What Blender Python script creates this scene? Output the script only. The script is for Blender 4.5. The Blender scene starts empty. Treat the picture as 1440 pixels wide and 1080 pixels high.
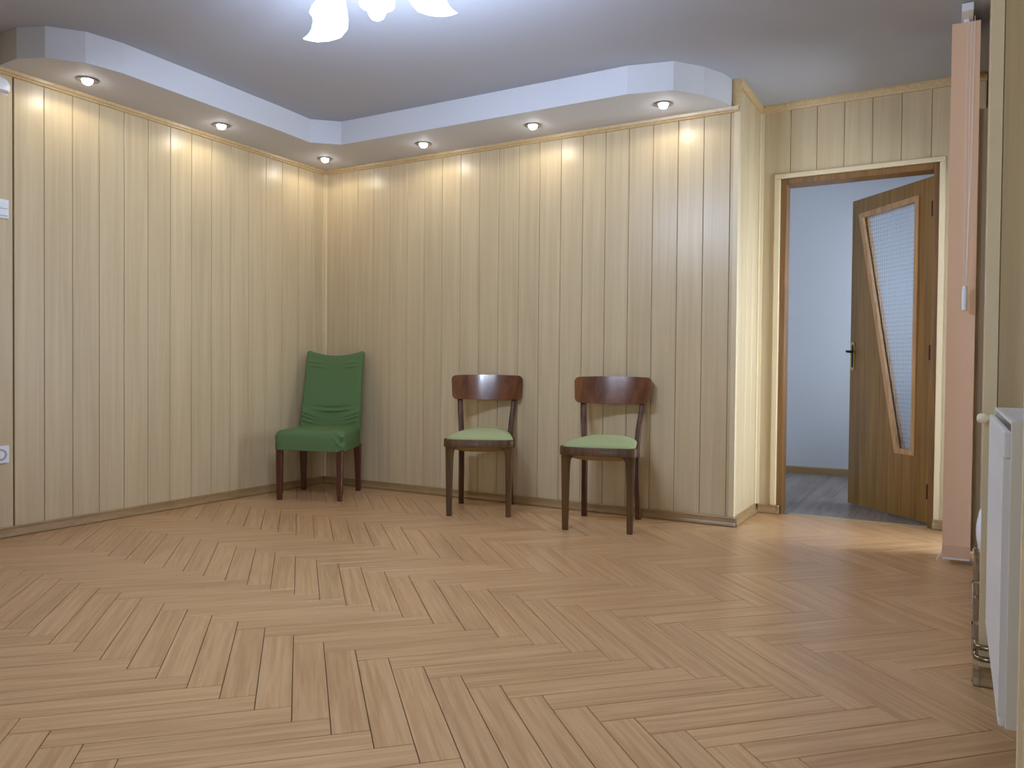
import bpy, bmesh, math, random
from mathutils import Vector, Matrix
random.seed(7)
sc = bpy.context.scene
COL = sc.collection

# ------------------------------------------------------------------ camera
CAM = Vector((4.309, -4.571, 0.905)); YAW, PIT, ROL, FPX = -29.715, -1.054, 0.543, 1091.77
def cam_axes():
    y, t, r = (math.radians(a) for a in (YAW, PIT, ROL))
    F = Vector((math.sin(y)*math.cos(t), math.cos(y)*math.cos(t), math.sin(t)))
    R0 = Vector((math.cos(y), -math.sin(y), 0)); U0 = R0.cross(F)
    R = R0*math.cos(r) + U0*math.sin(r); U = R.cross(F)
    return R, U, F
CR, CU, CF = cam_axes()
cd = bpy.data.cameras.new('camera'); cam = bpy.data.objects.new('camera', cd); COL.objects.link(cam)
cd.sensor_fit = 'HORIZONTAL'; cd.sensor_width = 36.0; cd.lens = FPX/1440*36.0; cd.clip_start = 0.02
cam.matrix_world = Matrix(((CR.x, CU.x, -CF.x, CAM.x), (CR.y, CU.y, -CF.y, CAM.y), (CR.z, CU.z, -CF.z, CAM.z), (0, 0, 0, 1)))
sc.camera = cam
def px_of(P):
    d = Vector(P) - CAM; z = d.dot(CF)
    if z < 0.05: return None
    return 720 + FPX*d.dot(CR)/z, 540 - FPX*d.dot(CU)/z, z
def ground(u, v, z):
    d = CF + CR*((u-720)/FPX) - CU*((v-540)/FPX)
    return CAM + d*((z-CAM.z)/d.z)

# ------------------------------------------------------------------ light and view
W = bpy.data.worlds.new('world'); sc.world = W; W.use_nodes = True
wb = W.node_tree.nodes['Background']; wb.inputs[0].default_value = (0.74, 0.86, 1.0, 1); wb.inputs[1].default_value = 17.0
sc.view_settings.view_transform = 'Standard'; sc.view_settings.look = 'None'
sc.view_settings.exposure = 0.0; sc.view_settings.gamma = 1.0; sc.view_settings.use_curve_mapping = False
CHAND_W, CHAND_C = 31.5, (0.62, 0.75, 1.0)
SPOT_W, SPOT_C = 2.4, (1.0, 0.89, 0.68)
def portal(name, loc, rot, sx, sy):
    l = bpy.data.lights.new(name, 'AREA'); l.shape = 'RECTANGLE'; l.size = sx; l.size_y = sy
    l.cycles.is_portal = True
    o = bpy.data.objects.new(name, l); COL.objects.link(o); o.location = loc; o.rotation_euler = rot
portal('balcony_portal', (4.75, 0.115, 1.07), (0, math.pi/2, 0), 2.1, 0.66)
portal('rear_portal', (3.32, -5.95, 1.5), (math.pi/2, 0, 0), 0.8, 1.1)  # samples daylight through the added opening behind the camera
portal('hall_portal', (5.32, 1.8, 1.5), (0, math.pi/2, 0), 1.4, 1.2)

# ------------------------------------------------------------------ materials
def lin(c):
    return tuple(((x/255)/12.92 if x/255 <= 0.04045 else ((x/255+0.055)/1.055)**2.4) for x in c) + (1.0,)
def newmat(name):
    m = bpy.data.materials.new(name); m.use_nodes = True
    return m, m.node_tree.nodes, m.node_tree.links, m.node_tree.nodes['Principled BSDF']
def nd(N, t, **k):
    n = N.new(t)
    for a, b in k.items(): setattr(n, a, b)
    return n
def plain(name, col, rough=0.5, metal=0.0, noise=0.0, scale=40, bump=0.0, coat=0.0, spec=0.5, sheen=0.0):
    m, N, L, B = newmat(name)
    B.inputs['Base Color'].default_value = lin(col); B.inputs['Roughness'].default_value = rough
    B.inputs['Metallic'].default_value = metal; B.inputs['Coat Weight'].default_value = coat
    B.inputs['Specular IOR Level'].default_value = spec; B.inputs['Sheen Weight'].default_value = sheen
    tc = nd(N, 'ShaderNodeTexCoord'); nz = nd(N, 'ShaderNodeTexNoise')
    nz.inputs['Scale'].default_value = scale; nz.inputs['Detail'].default_value = 4
    L.new(tc.outputs['Object'], nz.inputs['Vector'])
    if noise:
        mx = nd(N, 'ShaderNodeMix', data_type='RGBA'); a = lin(col)
        mx.inputs['A'].default_value = tuple(x*(1-noise) for x in a[:3])+(1,)
        mx.inputs['B'].default_value = tuple(min(1, x*(1+noise)) for x in a[:3])+(1,)
        L.new(nz.outputs['Fac'], mx.inputs['Factor']); L.new(mx.outputs['Result'], B.inputs['Base Color'])
    if bump:
        bp = nd(N, 'ShaderNodeBump'); bp.inputs['Strength'].default_value = bump; bp.inputs['Distance'].default_value = 0.003
        L.new(nz.outputs['Fac'], bp.inputs['Height']); L.new(bp.outputs['Normal'], B.inputs['Normal'])
    return m
def wood(name, c0, c1, rough, sc3, amp=1.0, coat=0.0, bump=0.0, uv=False, rnd=0.08, c2=None, spec=0.5):
    """streaky wood: stretched noise along the grain plus a broad figure; colour varies a little per piece"""
    m, N, L, B = newmat(name)
    B.inputs['Roughness'].default_value = rough; B.inputs['Coat Weight'].default_value = coat
    B.inputs['Coat Roughness'].default_value = 0.12; B.inputs['Specular IOR Level'].default_value = spec
    tc = nd(N, 'ShaderNodeTexCoord'); oi = nd(N, 'ShaderNodeObjectInfo'); ge = nd(N, 'ShaderNodeNewGeometry')
    ad = nd(N, 'ShaderNodeMath', operation='ADD'); L.new(oi.outputs['Random'], ad.inputs[0])
    if uv: L.new(ge.outputs['Random Per Island'], ad.inputs[1])
    else: ad.inputs[1].default_value = 0
    fr = nd(N, 'ShaderNodeMath', operation='FRACT'); L.new(ad.outputs[0], fr.inputs[0])
    of = nd(N, 'ShaderNodeMath', operation='MULTIPLY'); L.new(fr.outputs[0], of.inputs[0]); of.inputs[1].default_value = 37.0
    va = nd(N, 'ShaderNodeVectorMath', operation='ADD')
    L.new(tc.outputs['UV' if uv else 'Object'], va.inputs[0]); L.new(of.outputs[0], va.inputs[1])
    mp = nd(N, 'ShaderNodeMapping'); mp.inputs['Scale'].default_value = sc3; L.new(va.outputs[0], mp.inputs['Vector'])
    n1 = nd(N, 'ShaderNodeTexNoise'); n1.inputs['Scale'].default_value = 1.0; n1.inputs['Detail'].default_value = 6
    n1.inputs['Roughness'].default_value = 0.62; n1.inputs['Distortion'].default_value = 0.6
    L.new(mp.outputs[0], n1.inputs['Vector'])
    mp2 = nd(N, 'ShaderNodeMapping'); mp2.inputs['Scale'].default_value = tuple(s*0.22 for s in sc3); L.new(va.outputs[0], mp2.inputs['Vector'])
    n2 = nd(N, 'ShaderNodeTexNoise'); n2.inputs['Scale'].default_value = 1.0; n2.inputs['Detail'].default_value = 2
    L.new(mp2.outputs[0], n2.inputs['Vector'])
    wv = nd(N, 'ShaderNodeMath', operation='MULTIPLY'); L.new(n2.outputs['Fac'], wv.inputs[0]); wv.inputs[1].default_value = 26.0
    sn = nd(N, 'ShaderNodeMath', operation='SINE'); L.new(wv.outputs[0], sn.inputs[0])
    s2 = nd(N, 'ShaderNodeMath', operation='MULTIPLY_ADD'); L.new(sn.outputs[0], s2.inputs[0]); s2.inputs[1].default_value = 0.11*amp
    L.new(n1.outputs['Fac'], s2.inputs[2])
    rp = nd(N, 'ShaderNodeValToRGB'); rp.color_ramp.elements[0].position = 0.30; rp.color_ramp.elements[1].position = 0.70
    rp.color_ramp.elements[0].color = lin(c0); rp.color_ramp.elements[1].color = lin(c1)
    L.new(s2.outputs[0], rp.inputs['Fac'])
    hs = nd(N, 'ShaderNodeHueSaturation'); L.new(rp.outputs['Color'], hs.inputs['Color'])
    vm = nd(N, 'ShaderNodeMath', operation='MULTIPLY_ADD'); L.new(fr.outputs[0], vm.inputs[0])
    vm.inputs[1].default_value = rnd; vm.inputs[2].default_value = 1-rnd/2; L.new(vm.outputs[0], hs.inputs['Value'])
    L.new(hs.outputs['Color'], B.inputs['Base Color'])
    if bump:
        bp = nd(N, 'ShaderNodeBump'); bp.inputs['Strength'].default_value = bump; bp.inputs['Distance'].default_value = 0.001
        L.new(s2.outputs[0], bp.inputs['Height']); L.new(bp.outputs['Normal'], B.inputs['Normal'])
    return m
def glow(name, col, strength):
    m, N, L, B = newmat(name)
    B.inputs['Base Color'].default_value = (0.9, 0.92, 0.95, 1); B.inputs['Roughness'].default_value = 0.25
    B.inputs['Emission Color'].default_value = col+(1,); B.inputs['Emission Strength'].default_value = strength
    return m
def thin_glass(name):
    m, N, L, B = newmat(name)
    N.remove(B); out = N['Material Output']
    tr = nd(N, 'ShaderNodeBsdfTransparent'); gl = nd(N, 'ShaderNodeBsdfGlossy'); gl.inputs['Roughness'].default_value = 0.02
    fn = nd(N, 'ShaderNodeFresnel'); mx = nd(N, 'ShaderNodeMixShader')
    L.new(fn.outputs[0], mx.inputs[0]); L.new(tr.outputs[0], mx.inputs[1]); L.new(gl.outputs[0], mx.inputs[2]); L.new(mx.outputs[0], out.inputs[0])
    return m
MAT = dict(
    panel=wood('maple_panel', (193, 172, 136), (207, 188, 152), 0.32, (34, 34, 1.1), 0.5, rnd=0.07, spec=0.38),
    tongue=plain('panel_tongue', (120, 98, 66), 0.6),
    ctrim=plain('cream_trim', (218, 200, 162), 0.4, noise=0.04, scale=30),
    otrim=wood('ochre_trim', (188, 158, 108), (210, 182, 134), 0.35, (60, 60, 60), 0.2),
    base=wood('skirting', (146, 116, 76), (166, 136, 94), 0.35, (8, 8, 60), 0.5, rnd=0.0),
    capm=plain('skirting_cap', (158, 136, 104), 0.3),
    floor=wood('oak_laminate', (182, 139, 96), (207, 167, 122), 0.30, (3.6, 84, 1), 1.0, bump=0.12, uv=True, rnd=0.10),
    subfloor=plain('joint_dark', (70, 48, 28), 0.8),
    hallfloor=wood('grey_laminate', (118, 106, 98), (150, 138, 130), 0.4, (40, 2.2, 1), 0.8, rnd=0.22),
    ceil=plain('ceiling_paint', (178, 180, 188), 0.8, noise=0.03, scale=60, bump=0.15),
    soffit=plain('soffit_paint', (206, 206, 210), 0.7, noise=0.02, scale=30, bump=0.05),
    hallwall=plain('hall_paint', (205, 207, 212), 0.8, noise=0.02, scale=80, bump=0.1),
    doorw=wood('door_veneer', (120, 86, 32), (152, 114, 50), 0.38, (40, 40, 1.4), 0.8),
    beadw=wood('bead_wood', (176, 130, 82), (205, 164, 116), 0.4, (60, 60, 4), 0.6),
    framew=wood('frame_wood', (110, 76, 32), (138, 98, 48), 0.4, (50, 50, 3), 0.6),
    brass=plain('aged_brass', (190, 165, 95), 0.3, 1.0),
    black=plain('black_metal', (32, 30, 30), 0.35, 0.6),
    hinge=plain('bronze_hinge', (64, 44, 26), 0.4, 0.7),
    chrome=plain('chrome', (215, 218, 222), 0.12, 1.0),
    pipe=plain('pipe_steel', (140, 122, 96), 0.22, 1.0, noise=0.15, scale=20),
    white=plain('white_plastic', (232, 234, 238), 0.3),
    radw=plain('radiator_enamel', (226, 224, 222), 0.3),
    rads=plain('radiator_side_enamel', (222, 214, 198), 0.35),
    peach=plain('peach_fabric', (236, 198, 166), 0.85, noise=0.05, scale=400, bump=0.1),
    walnut=wood('walnut_lacquer', (80, 44, 21), (118, 71, 38), 0.18, (18, 18, 3.5), 1.0, coat=0.8, bump=0.10),
    walleg=wood('walnut_leg', (68, 46, 20), (98, 67, 32), 0.42, (40, 40, 3), 0.7, coat=0.05, spec=0.3),
    postw=wood('walnut_post', (64, 38, 20), (94, 58, 32), 0.45, (40, 40, 3), 0.7, spec=0.3),
    sage=plain('sage_fabric', (158, 164, 116), 0.95, noise=0.12, scale=500, bump=0.3),
    web=plain('seat_underside', (150, 130, 82), 0.8, noise=0.1),
    green=plain('green_stretch_fabric', (92, 118, 74), 0.85, noise=0.05, scale=300, bump=0.08, spec=0.25),
    redleg=wood('mahogany_leg', (66, 30, 18), (92, 44, 28), 0.35, (40, 40, 4), 0.6, coat=0.2),
    opal=glow('opal_shade', (0.22, 0.50, 1.0), 4.8),
    bulb=glow('bulb_glow', (0.3, 0.6, 1.0), 5.0),
    spotb=glow('spot_glow', (0.97, 0.97, 1.0), 55.0),
    dark=plain('dark_hole', (40, 36, 34), 0.6),
    glass=thin_glass('window_glass'),
    pvc=plain('white_frame', (225, 224, 220), 0.35),
    concrete=plain('concrete', (150, 148, 142), 0.9, noise=0.1),
)
pg, N_, L_, B_ = newmat('patterned_glass')
B_.inputs['Base Color'].default_value = (0.90, 0.94, 1.0, 1); B_.inputs['Roughness'].default_value = 0.2
B_.inputs['Transmission Weight'].default_value = 1.0; B_.inputs['IOR'].default_value = 1.45
tc_ = nd(N_, 'ShaderNodeTexCoord'); sx_ = nd(N_, 'ShaderNodeSeparateXYZ'); L_.new(tc_.outputs['Object'], sx_.inputs[0])
def _w(sock, k):
    m1 = nd(N_, 'ShaderNodeMath', operation='MULTIPLY'); L_.new(sock, m1.inputs[0]); m1.inputs[1].default_value = k
    m2 = nd(N_, 'ShaderNodeMath', operation='SINE'); L_.new(m1.outputs[0], m2.inputs[0])
    m3 = nd(N_, 'ShaderNodeMath', operation='ABSOLUTE'); L_.new(m2.outputs[0], m3.inputs[0]); return m3.outputs[0]
mm_ = nd(N_, 'ShaderNodeMath', operation='MULTIPLY'); L_.new(_w(sx_.outputs['X'], 150), mm_.inputs[0]); L_.new(_w(sx_.outputs['Z'], 116), mm_.inputs[1])
bb_ = nd(N_, 'ShaderNodeBump'); bb_.inputs['Strength'].default_value = 0.9; bb_.inputs['Distance'].default_value = 0.0021
L_.new(mm_.outputs[0], bb_.inputs['Height']); L_.new(bb_.outputs['Normal'], B_.inputs['Normal'])
MAT['pglass'] = pg

# ------------------------------------------------------------------ mesh helpers
class MB:
    def __init__(s): s.v = []; s.f = []; s.uv = None
    def add(s, vs, fs):
        o = len(s.v); s.v += [tuple(v) for v in vs]; s.f += [tuple(i+o for i in f) for f in fs]; return s
    def box(s, x0, x1, y0, y1, z0, z1):
        return s.add([(x0,y0,z0),(x1,y0,z0),(x1,y1,z0),(x0,y1,z0),(x0,y0,z1),(x1,y0,z1),(x1,y1,z1),(x0,y1,z1)],
                     [(0,3,2,1),(4,5,6,7),(0,1,5,4),(1,2,6,5),(2,3,7,6),(3,0,4,7)])
    def prism(s, poly, z0, z1):          # ccw xy polygon
        n = len(poly)
        vs = [(x, y, z0) for x, y in poly] + [(x, y, z1) for x, y in poly]
        fs = [tuple(range(n-1, -1, -1)), tuple(range(n, 2*n))] + [(i, (i+1) % n, n+(i+1) % n, n+i) for i in range(n)]
        return s.add(vs, fs)
    def extrude(s, prof, P0, P1, nrm):   # profile (d out of wall, z); runs from P0 to P1 (xy), nrm = outward xy
        n = len(prof); vs = []
        for P in (P0, P1):
            for d, z in prof: vs.append((P[0]+nrm[0]*d, P[1]+nrm[1]*d, z))
        fs = [tuple(range(n)), tuple(range(2*n-1, n-1, -1))] + [(i, n+i, n+(i+1) % n, (i+1) % n) for i in range(n)]
        return s.add(vs, fs)
    def lathe(s, prof, seg=24, c=(0,0,0), M=None):   # (r,z)
        vs = []; fs = []
        for r, z in prof:
            for k in range(seg):
                a = 2*math.pi*k/seg; vs.append(Vector((r*math.cos(a), r*math.sin(a), z)))
        for j in range(len(prof)-1):
            for k in range(seg):
                a, b = j*seg+k, j*seg+(k+1) % seg; fs.append((a, b, b+seg, a+seg))
        fs.append(tuple(range(seg-1, -1, -1))); m = (len(prof)-1)*seg; fs.append(tuple(range(m, m+seg)))
        if M: vs = [M @ v for v in vs]
        return s.add([v+Vector(c) for v in vs], fs)
    def tube(s, pts, r, seg=8):
        pts = [Vector(p) for p in pts]; vs = []; n = len(pts); up = Vector((0, 0, 1))
        for i, p in enumerate(pts):
            d = (pts[min(i+1, n-1)]-pts[max(i-1, 0)]).normalized()
            a = d.cross(up); a = a.normalized() if a.length > 1e-3 else Vector((1, 0, 0)); b = d.cross(a)
            rr = r[i] if isinstance(r, (list, tuple)) else r
            for k in range(seg):
                t = 2*math.pi*k/seg; vs.append(p + a*rr*math.cos(t) + b*rr*math.sin(t))
        fs = [(j*seg+k, j*seg+(k+1) % seg, (j+1)*seg+(k+1) % seg, (j+1)*seg+k) for j in range(n-1) for k in range(seg)]
        fs += [tuple(range(seg-1, -1, -1)), tuple(range((n-1)*seg, n*seg))]
        return s.add(vs, fs)
    def sweep(s, secs):                  # secs: (x, y, z, hx, hy) rectangular sections, softened corners
        vs = []; q = 0.72
        for x, y, z, hx, hy in secs:
            for a, b in ((q,-1),(1,-q),(1,q),(q,1),(-q,1),(-1,q),(-1,-q),(-q,-1)): vs.append((x+a*hx, y+b*hy, z))
        n = len(secs)
        fs = [(j*8+k, j*8+(k+1) % 8, (j+1)*8+(k+1) % 8, (j+1)*8+k) for j in range(n-1) for k in range(8)]
        fs += [tuple(range(7, -1, -1)), tuple(range((n-1)*8, n*8))]
        return s.add(vs, fs)
    def mesh(s, name, smooth=False):
        me = bpy.data.meshes.new(name); me.from_pydata(s.v, [], s.f)
        bm = bmesh.new(); bm.from_mesh(me); bmesh.ops.recalc_face_normals(bm, faces=bm.faces); bm.to_mesh(me); bm.free()
        if smooth:
            for p in me.polygons: p.use_smooth = True
            try: me.set_sharp_from_angle(angle=math.radians(40))
            except Exception: pass
        return me
    def build(s, name, mat, parent=None, smooth=False, bevel=0.0):
        me = s.mesh(name, smooth); me.materials.append(MAT[mat] if isinstance(mat, str) else mat)
        return put(name, me, parent, bevel)
def put(name, me, parent=None, bevel=0.0):
    o = bpy.data.objects.new(name, me); COL.objects.link(o)
    if parent is not None: o.parent = parent
    if bevel:
        b = o.modifiers.new('bevel', 'BEVEL'); b.width = bevel; b.segments = 2; b.limit_method = 'ANGLE'; b.angle_limit = math.radians(40)
    return o
def tag(o, label, cat, group=None, kind=None):
    o['label'] = label; o['category'] = cat
    if group: o['group'] = group
    if kind: o['kind'] = kind
    return o
def empty(name, loc=(0,0,0), rz=0):
    o = bpy.data.objects.new(name, None); COL.objects.link(o); o.location = loc; o.rotation_euler = (0, 0, rz); o.empty_display_size = 0.1
    return o
def struct(o, label, cat): return tag(o, label, cat, kind='structure')

# ------------------------------------------------------------------ room constants
S, C = 2.441, 2.600            # soffit underside, ceiling
XRET, YD = 3.196, 0.563        # return corner, door wall plane
YB = -5.7                      # wall behind the camera
PT = 0.012                     # panel thickness
def XR(y): return 4.388 + 0.0195*(y+1.94)   # window wall runs slightly out of square
def panel_mesh(w, h, z0=0.0):
    """one tongue-and-groove board: width along x, front at y=0 facing -y, chamfered long edges"""
    g, c = 0.0011, 0.0022
    x0, x1 = -w/2+g, w/2-g
    prof = [(x0, PT), (x1, PT), (x1, c), (x1-c, 0), (x0+c, 0), (x0, c)]
    return MB().prism(prof, z0, h).mesh('panel')
_pm = {}
def panels(parent, P0, d, n, edges, z0, z1):
    """boards between successive edge positions along direction d from P0 (xy); n = room-side normal"""
    ang = math.atan2(n[0], -n[1])
    for a, b in zip(edges[:-1], edges[1:]):
        w = round(abs(b-a), 4)
        if w < 0.012: continue
        key = (w, round(z0, 3), round(z1, 3))
        if key not in _pm:
            _pm[key] = panel_mesh(w, z1, z0); _pm[key].materials.append(MAT['panel'])
        o = put('panel', _pm[key], parent); m = (a+b)/2
        o.location = (P0[0]+d[0]*m, P0[1]+d[1]*m, 0); o.rotation_euler = (0, 0, ang)
def steps(start, pitch, a, b):
    """edge list from a to b, with joints at start + k*pitch"""
    k = math.ceil((a-start)/pitch-1e-6); e = [a]
    while start+k*pitch < b-1e-6:
        x = start+k*pitch
        if x > a+0.01: e.append(x)
        k += 1
    return e+[b]

# ------------------------------------------------------------------ shell
fl = struct(MB().box(-0.02, 4.62, YB, 0.60, -0.2, -0.006).build('floor', 'subfloor'), 'oak-look laminate floor laid in a herringbone pattern', 'floor')
ce = struct(MB().box(-0.3, 5.6, YB-0.3, 3.1, C, C+0.2).build('ceiling', 'ceil'), 'greyish white painted flat ceiling', 'ceiling')
wl = struct(MB().box(-0.3, -PT, YB-0.3, 0.68, -0.2, C).build('wall_left', 'tongue'), 'long wall of pale maple boards on the left', 'wall')
panels(wl, (0, 0), (0, -1), (1, 0), steps(0.132, 0.156, 0.004, 2.316), 0.0, S)
panels(wl, (0, 0), (0, -1), (1, 0), steps(0.132+14*0.156+0.006, 0.156, 2.322, -YB), 0.0, C)
wbk = struct(MB().box(-PT, 3.17, PT, 0.68, -0.2, C).build('wall_back', 'tongue'), 'maple board wall behind the three chairs', 'wall')
panels(wbk, (0, 0), (1, 0), (0, -1), steps(0.1752, 0.1566, 0.004, XRET-0.022), 0.0, S)
wr_ = struct(MB().box(3.17, XRET-PT, PT, YD+PT, -0.2, C).build('wall_return', 'tongue'), 'short maple board return wall beside the doorway', 'wall')
panels(wr_, (XRET, 0), (0, 1), (1, 0), steps(0.10, 0.1566, 0.022, YD-0.004), 0.0, C)
OX0, OX1, OZ = 3.326, 4.211, 2.129   # casing inner edges / opening
b = MB(); b.box(3.17, OX0+0.002, YD+PT, 0.68, -0.2, C); b.box(OX1-0.002, 4.75, YD+PT, 0.68, -0.2, C); b.box(OX0+0.002, OX1-0.002, YD+PT, 0.68, OZ-0.002, C)
wd = struct(b.build('wall_door', 'tongue'), 'maple board wall around the open doorway', 'wall')
ed = steps(3.383, 0.1566, XRET+0.022, XR(YD))
panels(wd, (0, YD), (1, 0), (0, -1), [XRET+0.022, OX0-0.004], 0.0, OZ)
panels(wd, (0, YD), (1, 0), (0, -1), [OX1+0.004, 4.323, XR(YD)-0.002], 0.0, OZ)
panels(wd, (0, YD), (1, 0), (0, -1), ed, OZ, C)
# window wall: pier with balcony door opening, niche with radiator, near pier
BY0, BY1, BZ = -0.215, 0.445, 2.13
def xr_poly(y0, y1, dx0=PT, x1=4.72):
    return [(XR(y0)+dx0, y0), (x1, y0), (x1, y1), (XR(y1)+dx0, y1)]
NY0, NY1, NX = -2.98, -1.94, 4.60
b = MB()
b.prism(xr_poly(NY1+PT, BY0), -0.2, C); b.prism(xr_poly(BY1, 0.68), -0.2, C); b.prism(xr_poly(BY0, BY1), BZ, C); b.prism(xr_poly(BY0, BY1), -0.2, 0.0)
b.box(NX+PT, 4.72, NY0-PT, NY1+PT, -0.2, C); b.box(4.418+PT, 4.72, YB-0.3, NY0-PT, -0.2, C)
wrt = struct(b.build('wall_right', 'tongue'), 'window wall on the right with radiator niche', 'wall')
ar = math.atan(0.0195); dR = (math.sin(ar), math.cos(ar)); nR = (-math.cos(ar), math.sin(ar))
panels(wrt, (XR(NY1), NY1), dR, nR, steps(0.10, 0.1566, 0.02, BY0-NY1-0.003), 0.0, C)
panels(wrt, (NX, NY0), (0, 1), (-1, 0), steps(0.1, 0.1566, 0.004, NY1-NY0-0.004), 0.0, C)
panels(wrt, (0, NY1), (1, 0), (0, -1), [4.414, NX-0.004], 0.0, C)
panels(wrt, (4.418, YB), (0, 1), (-1, 0), steps(0.05, 0.1566, 0.004, NY0-YB-0.02), 0.0, C)
RX0, RX1, RZ0, RZ1 = 2.92, 3.72, 0.95, 2.05
b = MB(); b.box(-PT, RX0, YB-0.3, YB-PT, -0.2, C); b.box(RX1, 4.43, YB-0.3, YB-PT, -0.2, C); b.box(RX0, RX1, YB-0.3, YB-PT, -0.2, RZ0); b.box(RX0, RX1, YB-0.3, YB-PT, RZ1, C)
wrr = struct(b.build('wall_rear', 'tongue'), 'maple board wall opposite the chairs', 'wall')
panels(wrr, (0, YB), (1, 0), (0, 1), steps(0.1, 0.1566, 0.004, RX0-0.002), 0.0, C); panels(wrr, (0, YB), (1, 0), (0, 1), steps(0.1, 0.1566, RX1+0.002, 4.396), 0.0, C)
panels(wrr, (0, YB), (1, 0), (0, 1), steps(0.1, 0.1566, RX0, RX1), 0.0, RZ0); panels(wrr, (0, YB), (1, 0), (0, 1), steps(0.1, 0.1566, RX0, RX1), RZ1, C)
w3 = empty('fill_window_3', ((RX0+RX1)/2, YB-0.12, RZ0)); struct(w3, 'added fill-light window in the wall opposite the chairs', 'window')  # unseen window, added so daylight brightens the faces turned towards the camera
hx, hz = (RX1-RX0)/2, RZ1-RZ0
b = MB(); b.box(-hx, hx, -0.03, 0.03, 0, 0.06); b.box(-hx, hx, -0.03, 0.03, hz-0.06, hz)
for x in (-hx, hx-0.06): b.box(x, x+0.06, -0.03, 0.03, 0.06, hz-0.06)
b.build('window_frame', 'pvc', w3); MB().box(-hx+0.06, hx-0.06, -0.004, 0.004, 0.06, hz-0.06).build('pane', 'glass', w3)

# soffit with rounded ends and a cut inner corner
outer = [(0.0, -2.398), (0.19, -2.402), (0.335, -2.342), (0.450, -2.205), (0.488, -2.03), (0.484, -1.50), (0.476, -0.90), (0.462, -0.640), (0.615, -0.500),
         (1.2, -0.492), (1.9, -0.490), (2.70, -0.492), (2.945, -0.432), (3.068, -0.275), (3.135, -0.130), (3.156, -0.03), (3.156, 0.0)]
sf = struct(MB().prism([(0.0, 0.0)]+outer, S, C-0.001).build('ceiling_soffit', 'soffit'), 'dropped ceiling edge with curved ends carrying the spotlights', 'ceiling')
# hall behind the door
HY, HX0, HX1 = 2.79, 2.30, 5.20
hf = struct(MB().box(HX0, HX1, 0.60, HY, -0.2, -0.006).build('floor_hall', 'subfloor'), 'grey-brown laminate floor of the hall', 'floor')
struct(MB().box(HX0-0.2, HX1+0.2, HY, HY+0.2, -0.2, C).build('wall_hall_back', 'hallwall'), 'plain pale blue-white wall seen through the doorway', 'wall')
struct(MB().box(HX0-0.2, HX0, 0.68, HY, -0.2, C).build('wall_hall_left', 'hallwall'), 'plain hall wall left of the doorway', 'wall')
b = MB(); b.box(HX1, HX1+0.2, 0.68, 1.2, -0.2, C); b.box(HX1, HX1+0.2, 2.4, HY, -0.2, C); b.box(HX1, HX1+0.2, 1.2, 2.4, -0.2, 0.8); b.box(HX1, HX1+0.2, 1.2, 2.4, 2.2, C)
struct(b.build('wall_hall_right', 'hallwall'), 'hall wall with a daylight window', 'wall')
b = MB(); b.box(HX0, OX0-0.03, 0.68, 0.69, 0, C); b.box(OX1+0.03, HX1, 0.68, 0.69, 0, C); b.box(OX0-0.03, OX1+0.03, 0.68, 0.69, OZ+0.03, C)
struct(b.build('wall_hall_front', 'hallwall'), 'hall side of the doorway wall', 'wall')
# window in the hall
w2 = empty('window_2', (HX1+0.1, 1.8, 0.8)); struct(w2, 'hall window', 'window')
b = MB(); b.box(-0.03, 0.03, -0.6, 0.6, 0, 0.06); b.box(-0.03, 0.03, -0.6, 0.6, 1.34, 1.4)
for y in (-0.6, -0.03, 0.54): b.box(-0.03, 0.03, y, y+0.06, 0.06, 1.34)
b.build('window_frame', 'pvc', w2)
for y0, y1 in ((-0.54, -0.03), (0.03, 0.54)): MB().box(-0.004, 0.004, y0, y1, 0.06, 1.34).build('pane', 'glass', w2)
# balcony door
w1 = empty('window_1', (4.56, (BY0+BY1)/2, 0)); struct(w1, 'glazed balcony door behind the peach blind', 'window')
hw = (BY1-BY0)/2
b = MB(); b.box(-0.035, 0.035, -hw, hw, 0.0, 0.09); b.box(-0.035, 0.035, -hw, hw, BZ-0.07, BZ)
for y in (-hw, hw-0.07): b.box(-0.035, 0.035, y, y+0.07, 0.09, BZ-0.07)
b.build('window_frame', 'pvc', w1)
MB().box(-0.004, 0.004, -hw+0.07, hw-0.07, 0.09, BZ-0.07).build('pane', 'glass', w1)
struct(MB().box(4.72, 6.0, -3.0, 0.9, -0.25, -0.03).build('floor_balcony', 'concrete'), 'concrete balcony slab outside', 'floor')

# ------------------------------------------------------------------ herringbone floor
PW, N6 = 0.0958, 6
PL = PW*N6; T0 = (2.716, -2.731); r2 = math.sqrt(0.5)
e1 = (r2, r2); e2 = (-r2, r2)
def clip(poly, nx, ny, c):               # keep nx*x+ny*y <= c
    out = []
    for i in range(len(poly)):
        p, q = poly[i], poly[(i+1) % len(poly)]
        dp, dq = nx*p[0]+ny*p[1]-c, nx*q[0]+ny*q[1]-c
        if dp <= 0: out.append(p)
        if dp*dq < 0:
            t = dp/(dp-dq); out.append((p[0]+t*(q[0]-p[0]), p[1]+t*(q[1]-p[1])))
    return out
def area(p): return 0.5*sum(p[i][0]*p[(i+1) % len(p)][1]-p[(i+1) % len(p)][0]*p[i][1] for i in range(len(p)))
def inset(p, d):
    n = len(p); out = []
    for i in range(n):
        a, b_, c_ = Vector(p[i-1]), Vector(p[i]), Vector(p[(i+1) % n])
        u, v = (b_-a).normalized(), (c_-b_).normalized()
        n1, n2 = Vector((-u.y, u.x)), Vector((-v.y, v.x)); k = 1+n1.dot(n2)
        if k < 0.2: out.append((b_.x, b_.y)); continue
        q = b_+(n1+n2)*(d/k); out.append((q.x, q.y))
    return out
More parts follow.
